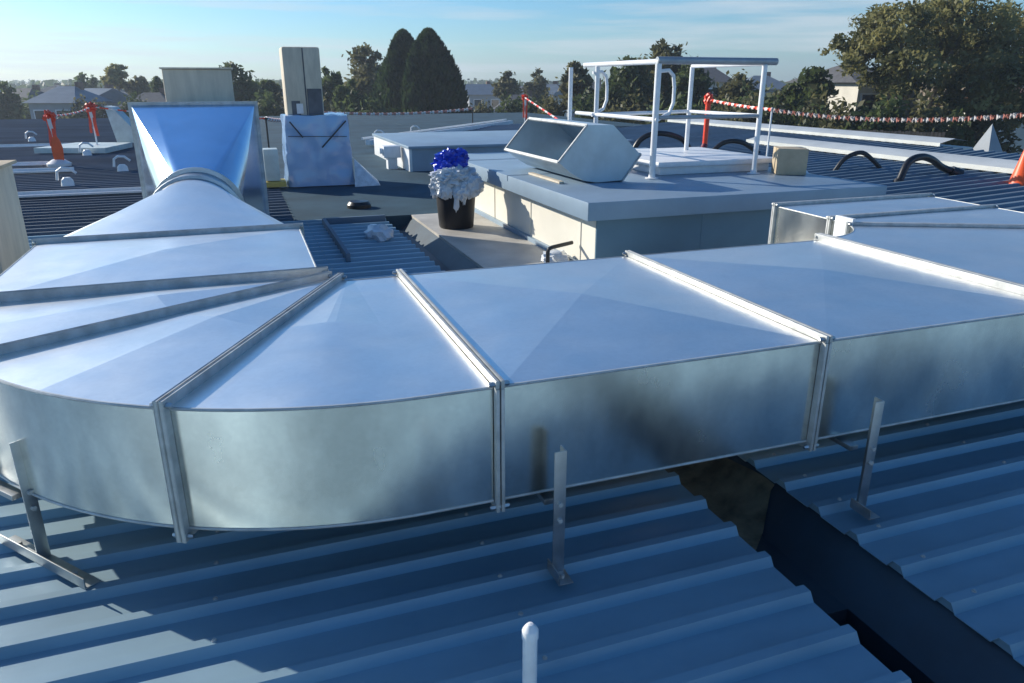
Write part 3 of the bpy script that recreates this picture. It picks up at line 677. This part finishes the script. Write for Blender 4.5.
# ------------------------------------------------------------ hoses, cone, cowls
def hose(pts, r, label, end=None):
    P_ = [Vector(p) for p in pts]; Q = []
    ex = [2 * P_[0] - P_[1]] + P_ + [2 * P_[-1] - P_[-2]]
    for i in range(1, len(ex) - 2):
        for k in range(8):
            q = k / 8; a, c, d, e = ex[i - 1], ex[i], ex[i + 1], ex[i + 2]
            Q.append(.5 * ((2 * c) + (d - a) * q + (2 * a - 5 * c + 4 * d - e) * q * q + (3 * c - a - 3 * d + e) * q ** 3))
    Q.append(P_[-1]); t = thing('black_hose', tuple(P_[0]), label, 'hose', 'thick black hoses on the roof')
    MB().tube(Q, r, 12).build('tube', 'rubber', t)
    if end:
        MB().tube([Q[-1], Q[-1] + (Q[-1] - Q[-3]).normalized() * .16], [r * 1.6, r * 1.7], 14).build('end_fitting', 'rubber', t)
        MB().tube([Q[0] - (Q[2] - Q[0]).normalized() * .16, Q[0]], [r * 1.7, r * 1.5], 14).build('end_fitting', 'rubber', t)
a0, a1, a2, a3, a4 = far(846, 13.0, .12), far(856, 13.0, .36), far(872, 13, .46), far(886, 13, .32), far(899, 13, .12)
hose([a0, a1, a2, a3, a4], .038, 'slim black hose arching over the ribbed roof')
a0, a1, a2, a3, a4, a5 = far(916, 11.6, .16), far(922, 11.7, .42), far(934, 11.8, .50), far(946, 11.9, .45), far(957, 12, .33), far(968, 12, .26)
hose([a0, a1, a2, a3, a4, a5], .055, 'fat black hose with wide end fittings, nearest the cone', True)
a = [far(634, 15.5, .15), far(644, 15.5, .50), far(662, 15.5, .62), far(686, 15.6, .5), far(700, 15.6, .15)]
hose(a, .055, 'black hose arching behind the loose duct elbow and rail')
a = [far(716, 15.8, .2), far(730, 15.8, .42), far(748, 15.8, .42), far(766, 15.9, .2)]
hose(a, .05, 'low black hose right of the red post')
t = thing('traffic_cone', (0, 0, 0), 'orange traffic cone at the right edge behind the duct', 'cone')
b = MB(); b.lathe((0, 0, 0), [(.17, .03), (.16, .06), (.035, .62), (.03, .63), (.001, .63)], 24); b.build('body', 'orange', t)
b = MB(); b.box(-.24, .24, -.24, .24, 0, .035, bev=.01); b.build('base', 'conebase', t)
q = far(1043, 10.9, .12); t.location = tuple(q); t.rotation_euler = (0, 0, R(15))
# pale fin cowl and tray at left
p = far(112, 19.5, 0)
t = thing('metal_fin', (p.x, p.y, 0), 'leaning pale grey triangular metal fin on a flat tray', 'metal fin')
b = MB()
def fin(u, v, z): q = Vector((math.cos(R(HEAD)), -math.sin(R(HEAD)), 0)); w = Vector((math.sin(R(HEAD)), math.cos(R(HEAD)), 0)); r = p + q * u + w * v; return (r.x, r.y, z)
vs = [fin(-.30, 0, 1.03), fin(-.12, 0, 1.0), fin(.62, 0, .15), fin(-.12, 0, .12), fin(-.30, .35, 1.03), fin(-.12, .35, 1.0), fin(.62, .35, .15), fin(-.12, .35, .12)]
b.add(vs, [(0, 3, 2, 1), (4, 5, 6, 7), (0, 1, 5, 4), (1, 2, 6, 5), (2, 3, 7, 6), (3, 0, 4, 7)]); b.build('fin', 'pale', t)
b = MB(); vs = [fin(-1.1, -1.9, .04), fin(.55, -1.9, .04), fin(.35, -.2, .04), fin(-1.05, -.2, .04)]; vs += [(v[0], v[1], .16) for v in vs]
b.add(vs, [(0, 3, 2, 1), (4, 5, 6, 7), (0, 1, 5, 4), (1, 2, 6, 5), (2, 3, 7, 6), (3, 0, 4, 7)]); b.build('tray', 'pale', t)
def anchor(p, label):
    t = thing('roof_anchor', (p[0], p[1], 0), label, 'roof anchor', 'small white roof anchors')
    x, y = p[0], p[1]
    MB().tube([(x, y, 0), (x, y, .10), (x, y, .14)], [.10, .085, .05], 14).build('body', 'white', t)
    MB().tube([(x - .14, y, .10), (x - .12, y, .24), (x - .05, y, .29), (x + .06, y, .28), (x + .15, y, .2)], .022, 8).build('hoop', 'white', t)
for px, D, lab in ((48, 12.2, 'white roof anchor with a hoop below the orange paddle'), (108, 14.2, 'small white roof anchor on the dark ribbed roof left of the hopper'),
                   (20, 21.5, 'white roof anchor near the left edge beyond the paddle'), (74, 17.4, 'white roof anchor on the pale tray'),
                   (376, 22.0, 'white roof anchor on the long pipe, left one'), (413, 24.2, 'white roof anchor on the long pipe, right one')):
    q = far(px, D); anchor((q.x, q.y), lab)

# ------------------------------------------------------------ trees
def leaves(lobes, n, size, seed, spd=.26):
    rnd = random.Random(seed); b = MB(); V = []; F = []
    tot = sum(l[3] * l[4] * l[5] for l in lobes) ** 1
    wts = [(l[3] * l[4] * l[5]) ** .8 for l in lobes]; tot = sum(wts)
    for l, w in zip(lobes, wts):
        cx, cy, cz, rx, ry, rz = l; cnt = int(n * w / tot)
        nc = max(6, cnt // 38)
        cl = []
        for _ in range(nc):
            while True:
                u = Vector((rnd.uniform(-1, 1), rnd.uniform(-1, 1), rnd.uniform(-1, 1)))
                if .25 < u.length < 1: break
            u = u.normalized() * (u.length ** .45)
            cl.append(u)
        for i in range(cnt):
            u = cl[rnd.randrange(nc)]; sp = spd
            q = Vector((cx + (u.x + rnd.gauss(0, sp)) * rx, cy + (u.y + rnd.gauss(0, sp)) * ry, cz + (u.z + rnd.gauss(0, sp * .8)) * rz))
            nrm = Vector((rnd.gauss(0, 1), rnd.gauss(0, 1), rnd.gauss(0, 1) + .4)).normalized()
            t1 = nrm.orthogonal().normalized(); t1.rotate(Matrix.Rotation(rnd.uniform(0, 6.28), 3, nrm)); t2 = nrm.cross(t1)
            s1 = size * rnd.uniform(.6, 1.3); s2 = s1 * rnd.uniform(.35, .6); o = len(V)
            V += [q - t1 * s1, q - t2 * s2, q + t1 * s1, q + t2 * s2]; F.append((o, o + 1, o + 2, o + 3))
    b.add(V, F); return b
def tree(kind, label, px, D, top_py, w_px, leafm, n, size, seed, base_z=GZ, crown_frac=.95, lobes_n=16, flat=1., trunk_r=.25, name=None, cpx=None, group='trees beyond the roofs'):
    p = far(px, D, base_z); top = EYE + (82 - top_py) * D / 784; w = w_px * 1.2 * D / 784; H_ = top - base_z; ch = min(H_ * crown_frac, w * 1.15)
    rnd = random.Random(seed); t = thing(kind, tuple(p), label, 'tree', group)
    lobes = []; r0 = w / 2
    for i in range(lobes_n):
        a = i * 2.4 + rnd.uniform(-.4, .4); q = math.sqrt((i + .3) / lobes_n)
        lr = r0 * rnd.uniform(.36, .55) * (1.2 - .3 * q)
        rad = (r0 - lr) * q; h = ch * rnd.uniform(.30, 1.0) * (1 - .25 * q)
        zc = base_z + (H_ - ch) + h - lr * .8 * flat
        lobes.append((p.x + rad * math.cos(a), p.y + rad * math.sin(a), min(zc, top - lr * .75 * flat), lr, lr, lr * .8 * flat))
    lobes.append((p.x + r0 * .05, p.y, top - r0 * .38 * flat, r0 * .42, r0 * .42, r0 * .38 * flat))
    leaves(lobes, n, size, seed).build('crown', leafm, t)
    b = MB(); zt = base_z + H_ - ch * .55
    b.tube([(p.x, p.y, base_z), (p.x + .1, p.y, base_z + (zt - base_z) * .5), (p.x, p.y + .1, zt)], [trunk_r, trunk_r * .8, trunk_r * .5], 8)
    for l in lobes:
        m_ = Vector((p.x, p.y, zt - rnd.uniform(0, .3) * ch)); e = Vector(l[:3]); mid = m_.lerp(e, .5) + Vector((0, 0, -.08 * ch))
        b.tube([m_, mid, e], [trunk_r * .45, trunk_r * .28, trunk_r * .1], 6)
    b.build('trunk', 'bark', t); return t
def cypress(label, px, D, top_py, w_px, n, size, seed):
    p = far(px, D, GZ); top = EYE + (82 - top_py) * D / 784; w = w_px * D / 784; H_ = top - GZ
    t = thing('cypress', tuple(p), label, 'tree', 'dark cypresses'); rnd = random.Random(seed); V = []; F = []
    for i in range(n):
        q = rnd.random() ** .75; zz = H_ * (.06 + .94 * q)
        a = rnd.uniform(0, 6.283); r = w / 2 * min(1, (1 - q) ** .68 * 1.2) * (1 + .13 * math.sin(a * 5 + q * 9 + seed) + .12 * noise.noise(Vector((math.cos(a) * 3, math.sin(a) * 3, q * 9 + seed))))
        r *= rnd.uniform(.75, 1.03); c = Vector((p.x + r * math.cos(a), p.y + r * math.sin(a), GZ + zz))
        d = Vector((math.cos(a) * .5, math.sin(a) * .5, 1)).normalized() + Vector((rnd.gauss(0, .3), rnd.gauss(0, .3), 0)); d.normalize()
        s1 = size * rnd.uniform(.6, 1.3); sd_ = d.cross(Vector((rnd.gauss(0, 1), rnd.gauss(0, 1), rnd.gauss(0, 1)))).normalized() * s1 * .4; o = len(V)
        V += [c - d * s1, c - sd_, c + d * s1, c + sd_]; F.append((o, o + 1, o + 2, o + 3))
    b = MB(); b.add(V, F); b.build('crown', 'leaf_cypress', t)
    MB().tube([(p.x, p.y, GZ), (p.x, p.y, GZ + H_ * .9)], [.35, .05], 8).build('trunk', 'barkdark', t)
cypress('dark dense cypress, left one of the joined pair', 405, 64, 37, 88, 32000, .34, 1)
cypress('broader dark cypress, right one of the joined pair', 430, 62, 36, 98, 38000, .34, 2)
# the large gum at right
p = far(935, 44, GZ); t = thing('gum_tree', tuple(p), 'very large spreading gum tree filling the right background', 'tree')
def gl(px, py, rp, rz=None, dd=0, D=44):
    q = far(px, D + dd); return (q.x, q.y, EYE + (82 - py) * D / 784, rp * D / 784, rp * D / 784 * 1.1, (rz or rp) * D / 784)
lobes = [gl(838, 52, 17, 14), gl(862, 42, 28, 22), gl(890, 38, 30, 24, -2), gl(925, 34, 36, 28, 1), gl(955, 28, 34, 24, -1), gl(985, 40, 34, 26, 2), gl(1015, 52, 34, 28),
         gl(870, 66, 26, 18, -2), gl(905, 72, 30, 20, -3), gl(945, 66, 36, 26, 3), gl(985, 78, 36, 24, -2), gl(1025, 84, 36, 26, 1), gl(1055, 58, 36, 34), gl(935, 96, 30, 14, 2), gl(975, 104, 30, 14, -2), gl(1015, 112, 30, 14), gl(938, 12, 16, 10), gl(895, 96, 22, 12, 3)]
leaves(lobes, 42000, .145, 5, .15).build('crown', 'leaf_gum', t)
b = MB(); q = far(925, 44); b.tube([(q.x, q.y, GZ), (q.x, q.y, -2.4), (q.x + .1, q.y, -1.2)], [.45, .38, .34], 10)
for l in lobes:
    e = Vector(l[:3]); s_ = Vector((q.x, q.y, -1.3)); mid = s_.lerp(e, .45) + Vector((0, 0, .4)); b.tube([s_, mid, e], [.24, .15, .04], 7)
b.build('trunk', 'bark', t)
T = tree
T('street_tree', 'thin flat topped tree on a bare pale trunk at far left', 118, 90, 66, 26, 'leaf_gum', 2600, .28, 11, crown_frac=.33, lobes_n=5, flat=.6, trunk_r=.16)
T('street_tree', 'dark rounded tree at the extreme left edge', 2, 80, 84, 26, 'leaf_green', 3500, .3, 12)
T('street_tree', 'small dark tree behind the grey houses at far left', 86, 110, 76, 32, 'leaf_green', 4000, .4, 13)
T('street_tree', 'bushy tree right of the thin flat topped one', 138, 92, 78, 26, 'leaf_olive', 3500, .32, 14)
T('street_tree', 'small round tree just left of the beige cover', 157, 85, 78, 12, 'leaf_green', 1600, .28, 15)
T('street_tree', 'dark green tree directly right of the beige cover', 233, 70, 66, 46, 'leaf_green', 9000, .28, 16)
T('street_tree', 'mid green tree left of the board shaft', 266, 74, 80, 26, 'leaf_green', 4000, .3, 17)
T('street_tree', 'dark tree just right of the board shaft', 332, 68, 68, 34, 'leaf_green', 5000, .28, 18)
T('street_tree', 'open crowned gum left of the cypresses with sky showing through', 366, 72, 48, 44, 'leaf_olive', 6500, .24, 19, crown_frac=.6)
T('street_tree', 'low bushy tree between gum and cypresses', 348, 60, 82, 34, 'leaf_green', 5000, .26, 20)
T('street_tree', 'round olive tree right of the cypresses', 508, 95, 72, 24, 'leaf_olive', 3500, .32, 21)
T('street_tree', 'second round olive tree behind the far red knot', 536, 98, 72, 22, 'leaf_olive', 3500, .32, 22)
T('street_tree', 'tree behind the outermost guard rail post', 577, 62, 64, 32, 'leaf_olive', 5000, .26, 23)
T('gum_tree', 'tall gum tree behind the middle of the guard rail', 664, 60, 44, 50, 'leaf_olive', 8000, .24, 24, crown_frac=.75)
T('gum_tree', 'broad gum tree behind the left half of the guard rail', 628, 56, 60, 60, 'leaf_green', 9000, .25, 25, crown_frac=.85)
T('street_tree', 'dark tree in the gap under the thick grey rail', 690, 54, 62, 44, 'leaf_green', 8000, .24, 26, crown_frac=.85)
T('street_tree', 'olive bush behind the right rail post', 738, 56, 78, 54, 'leaf_olive', 8000, .24, 27, crown_frac=.9)
T('street_tree', 'dark tree left of the house with the grey roof', 812, 46, 70, 40, 'leaf_green', 8000, .2, 28, crown_frac=.8)
T('street_tree', 'brownish bush right of the guard rail', 782, 50, 84, 44, 'leaf_olive', 7000, .22, 29, crown_frac=.9)
def shrub(label, px, D, top_py, w_px, leafm, n, size, seed):
    p = far(px, D, GZ); top = EYE + (82 - top_py) * D / 784; w = w_px * D / 784; H_ = top - GZ; r = random.Random(seed)
    t = thing('shrub', tuple(p), label, 'shrub', 'shrubs below the trees')
    lb = [(p.x + r.uniform(-.35, .35) * w, p.y + r.uniform(-.3, .3) * w, GZ + H_ * r.uniform(.35, .68), w * .26, w * .26, H_ * .30) for _ in range(7)]
    leaves(lb, n, size, seed).build('foliage', leafm, t)
    MB().tube([(p.x, p.y, GZ), (p.x, p.y, GZ + H_ * .6)], [.12, .04], 6).build('stem', 'barkdark', t)
for i, (px, D, ty, w, m_, lab) in enumerate(((180, 72, 94, 50, 'leaf_green', 'dark shrub mostly hidden by the beige cover'), (300, 64, 95, 50, 'leaf_olive', 'shrub behind the board shaft'), (455, 78, 98, 40, 'leaf_green', 'dark shrub at the right foot of the cypresses'),
        (530, 70, 95, 50, 'leaf_green', 'green shrub right of the far red knot'), (600, 56, 92, 60, 'leaf_green', 'tall green shrub behind the curved grab handle'), (640, 54, 88, 60, 'leaf_olive', 'tall olive shrub behind the mid rail'),
        (720, 50, 90, 60, 'leaf_green', 'tall green shrub left of the right rail post'), (770, 47, 92, 60, 'leaf_green', 'tall green shrub right of the right rail post'), (825, 44, 90, 50, 'leaf_olive', 'tall olive shrub left of the grey roofed house'))):
    shrub(lab, px, D, ty, w, m_, 6000, .22, 120 + i)
for i, (px, D, ty, w, m_, lab) in enumerate(((20, 88, 94, 60, 'leaf_green', 'dark shrub row in front of the leftmost houses'), (85, 74, 98, 44, 'leaf_olive', 'shrub in front of the grey gabled house'),
        (128, 66, 96, 40, 'leaf_green', 'shrub left of the blue hopper'), (255, 62, 96, 44, 'leaf_green', 'dark shrub between hopper and board shaft'), (350, 58, 94, 60, 'leaf_green', 'broad dark shrub left of the cypress feet'),
        (500, 66, 98, 50, 'leaf_green', 'dark shrub left of the far red knot'), (700, 43, 94, 60, 'leaf_green', 'dark shrub behind the red post'), (880, 39, 98, 60, 'leaf_green', 'dark green shrub under the left side of the gum'), (925, 38, 100, 60, 'leaf_olive', 'olive shrub under the middle of the gum'))):
    shrub(lab, px, D, ty, w, m_, 6000, .22, 90 + i)
for i, (px, D, ty, w, m_, lab) in enumerate(((575, 50, 96, 50, 'leaf_green', 'green shrub behind the outermost rail post'), (620, 48, 98, 60, 'leaf_olive', 'olive shrub low behind the guard rail'),
        (665, 46, 98, 50, 'leaf_green', 'green shrub behind the corner rail post'), (745, 44, 98, 60, 'leaf_olive', 'brown green shrub below the right rail end'), (800, 42, 98, 56, 'leaf_green', 'green shrub right of the rail above the ridge'),
        (850, 40, 100, 56, 'leaf_olive', 'shrub below the grey roofed house'), (965, 38, 112, 40, 'leaf_green', 'green shrub left of the pale pyramid'), (1010, 42, 104, 60, 'leaf_olive', 'shrub behind the pale pyramid'),
        (550, 62, 92, 40, 'leaf_olive', 'faint shrub right of the far red knot'), (478, 75, 98, 30, 'leaf_olive', 'low shrub just right of the cypresses'))):
    shrub(lab, px, D, ty, w, m_, 5000, .2, 60 + i)
# ------------------------------------------------------------ houses and far objects
def house(px, D, top_py, w_px, wallm, roofm, label, rz=0, hip=True, depth=8., group='houses beyond the roofs', rh=1.5):
    p = far(px, D, GZ); top = EYE + (82 - top_py) * D / 784; w = w_px * D / 784; H_ = top - GZ; rh = min(rh, H_ * .35); wh = H_ - rh
    t = thing('house', (0, 0, 0), label, 'house', group)
    MB().box(-w / 2, w / 2, -depth / 2, depth / 2, 0, wh).build('wall', wallm, t)
    b = MB(); e = .45; i_ = min(w, depth) * .42 if hip else 0
    vs = [(-w / 2 - e, -depth / 2 - e, wh + .003), (w / 2 + e, -depth / 2 - e, wh + .003), (w / 2 + e, depth / 2 + e, wh + .003), (-w / 2 - e, depth / 2 + e, wh + .003), (-w / 2 - e + i_, 0, H_), (w / 2 + e - i_, 0, H_)]
    b.add(vs, [(0, 3, 2, 1), (0, 1, 5, 4), (2, 3, 4, 5), (1, 2, 5), (3, 0, 4)]); rf = b.build('roof', roofm, t)
    b = MB(); b.box(w * .15, w * .15 + .6, .4, 1.0, wh + .2, H_ + .4); b.build('chimney', 'brick', rf)
    n = max(2, int(w / 3.2))
    for k in range(n):
        x = -w / 2 + (k + .5) * w / n
        f = MB().box(x - .65, x + .65, -depth / 2 - .06, -depth / 2 - .003, wh - 1.9, wh - .6).build('window', 'white', t)
        MB().box(x - .55, x + .55, -depth / 2 - .08, -depth / 2 - .062, wh - 1.8, wh - .7).build('pane', 'glass', f)
    t.location = tuple(p); t.rotation_euler = (0, 0, rz)
    return t
hr = R(-HEAD)
house(66, 78, 86, 40, 'housewall', 'tilesblue', 'grey blue house below the small dark tree at far left', hr + .1)
house(98, 84, 88, 26, 'housewall', 'tilesblue', 'grey gabled house left of the bushy tree', hr - .3, False)
house(24, 95, 88, 34, 'housewall', 'tiles', 'dark roofed house near the left edge', hr)
house(150, 80, 92, 44, 'housewall', 'tiles', 'low house half hidden behind the leaning fin', hr + .2)
house(200, 90, 92, 50, 'housepale', 'tiles', 'house hidden behind the beige cover', hr)
house(258, 82, 94, 46, 'brick', 'tilesred', 'brick house left of the board shaft', hr)
house(335, 88, 94, 50, 'housewall', 'tiles', 'house between the board shaft and the cypresses', hr - .1)
house(482, 120, 84, 34, 'housewall', 'tilesblue', 'pale bluish house right of the cypresses', hr + .2, False)
house(548, 105, 84, 26, 'housepale', 'tilesblue', 'pale house with a slanting roof behind the far red knot', hr - .4, False)
house(520, 84, 94, 46, 'housewall', 'tiles', 'low house behind the far red knot', hr)
house(590, 90, 82, 40, 'housewall', 'tiles', 'house behind the left of the guard rail', hr)
house(706, 84, 68, 30, 'housepale', 'tiles', 'tall pale house seen above the thick grey rail', hr)
house(760, 92, 76, 40, 'housewall', 'tilesblue', 'bluish house right of the guard rail end', hr)
house(848, 52, 66, 52, 'housepale', 'tiles', 'pale walled house with dark grey roof left of the big gum', hr + .15, rh=1.1)
house(1000, 62, 84, 60, 'housepale', 'tilesred', 'house hidden behind the big gum', hr)
rnd = random.Random(3)
k = 0
WH = ['housewall', 'housepale', 'brick']; RF = ['tiles', 'tilesblue', 'tilesred']
h0 = None
for row, (D, st) in enumerate(((130, 66), (165, 58))):
    x = -150 + row * 23
    while x < 1180:
        px = x + rnd.uniform(-12, 12); lab = 'small distant house beyond the trees'
        if h0 is None: h0 = house(px, D, 86, 34, 'housewall', 'tiles', lab, hr, depth=9, group='distant houses'); 
        else:
            q = far(px, D, GZ - .6 * rnd.random()); dup(h0, tuple(q), lab, hr + rnd.choice((0, .4, -.5, 1.57)))
        x += st
# long brown paling fence on the right
a, c = far(812, 36, GZ), far(955, 33, GZ); t = thing('paling_fence', tuple(a), 'brown timber paling fence below the big gum tree', 'fence')
b = MB(); d = (c - a); ln = d.length; u = d.normalized(); n = int(ln / .14)
for k in range(n):
    q = a + u * (k + .5) * ln / n; hh = 6.05 + random.uniform(-.03, .03)
    b.obox(q + Vector((0, 0, hh / 2)), u * .062, Vector((-u.y, u.x, 0)) * .01, (0, 0, hh / 2))
b.build('palings', 'fence', t); MB().bar(a + Vector((0, .06, 5.6)), c + Vector((0, .06, 5.6)), .05, .09).build('rail', 'fence', t)
# pale pyramid roof lantern
p = far(1001, 34, 0); zt = EYE + (82 - 122) * 34 / 784; zb = EYE + (82 - 158) * 34 / 784; w = 13 * 34 / 784
t = thing('roof_lantern', (p.x, p.y, zb), 'pale grey pyramid roof lantern left of the orange cone', 'roof lantern')
b = MB(); b.add([(p.x - w, p.y - w, zb), (p.x + w, p.y - w, zb), (p.x + w, p.y + w, zb), (p.x - w, p.y + w, zb), (p.x, p.y, zt)], [(0, 1, 4), (1, 2, 4), (2, 3, 4), (3, 0, 4)]); b.build('pyramid', 'housewall', t)
MB().box(p.x - w - .1, p.x + w + .1, p.y - w - .1, p.y + w + .1, GZ, zb - .004).build('base', 'tiles', t)
# far tree belt on low hills
p0 = []; V = []; F = []; rnd = random.Random(9)
for i in range(30000):
    bear = rnd.uniform(-900, 1900); D = rnd.choice((250, 330, 420, 560)) + rnd.uniform(-30, 30)
    hgt = 7.2 + 2.6 * noise.noise(Vector((bear * .012, D * .01, 0))) + 1.6 * noise.noise(Vector((bear * .06, D * .02, 5))) + (D - 250) * .0022
    q = far(bear, D, GZ + max(1, hgt) * rnd.random() ** .6); s1 = rnd.uniform(.8, 2.0)
    nrm = Vector((rnd.gauss(0, 1), rnd.gauss(0, 1), rnd.gauss(0, .6))).normalized(); t1 = nrm.orthogonal().normalized() * s1; t2 = nrm.cross(t1); o = len(V)
    V += [q - t1, q - t2 * .7, q + t1, q + t2 * .7]; F.append((o, o + 1, o + 2, o + 3))
b = MB(); b.add(V, F); tag(b.build('distant_trees', 'leaf_green'), kind='stuff')
# haze
m = bpy.data.materials.new('air'); m.use_nodes = True; n = m.node_tree.nodes; n.remove(n['Principled BSDF'])
pv = n.new('ShaderNodeVolumePrincipled'); pv.inputs['Color'].default_value = (.72, .84, 1, 1); pv.inputs['Density'].default_value = .0008; pv.inputs['Anisotropy'].default_value = .3
m.node_tree.links.new(pv.outputs[0], n['Material Output'].inputs['Volume'])
M['air'] = m
HAZE = True
if HAZE:
    b = MB(); b.box(-720, 720, -200, 760, GZ - 1, 22); h = b.build('haze', 'air'); tag(h, kind='stuff')
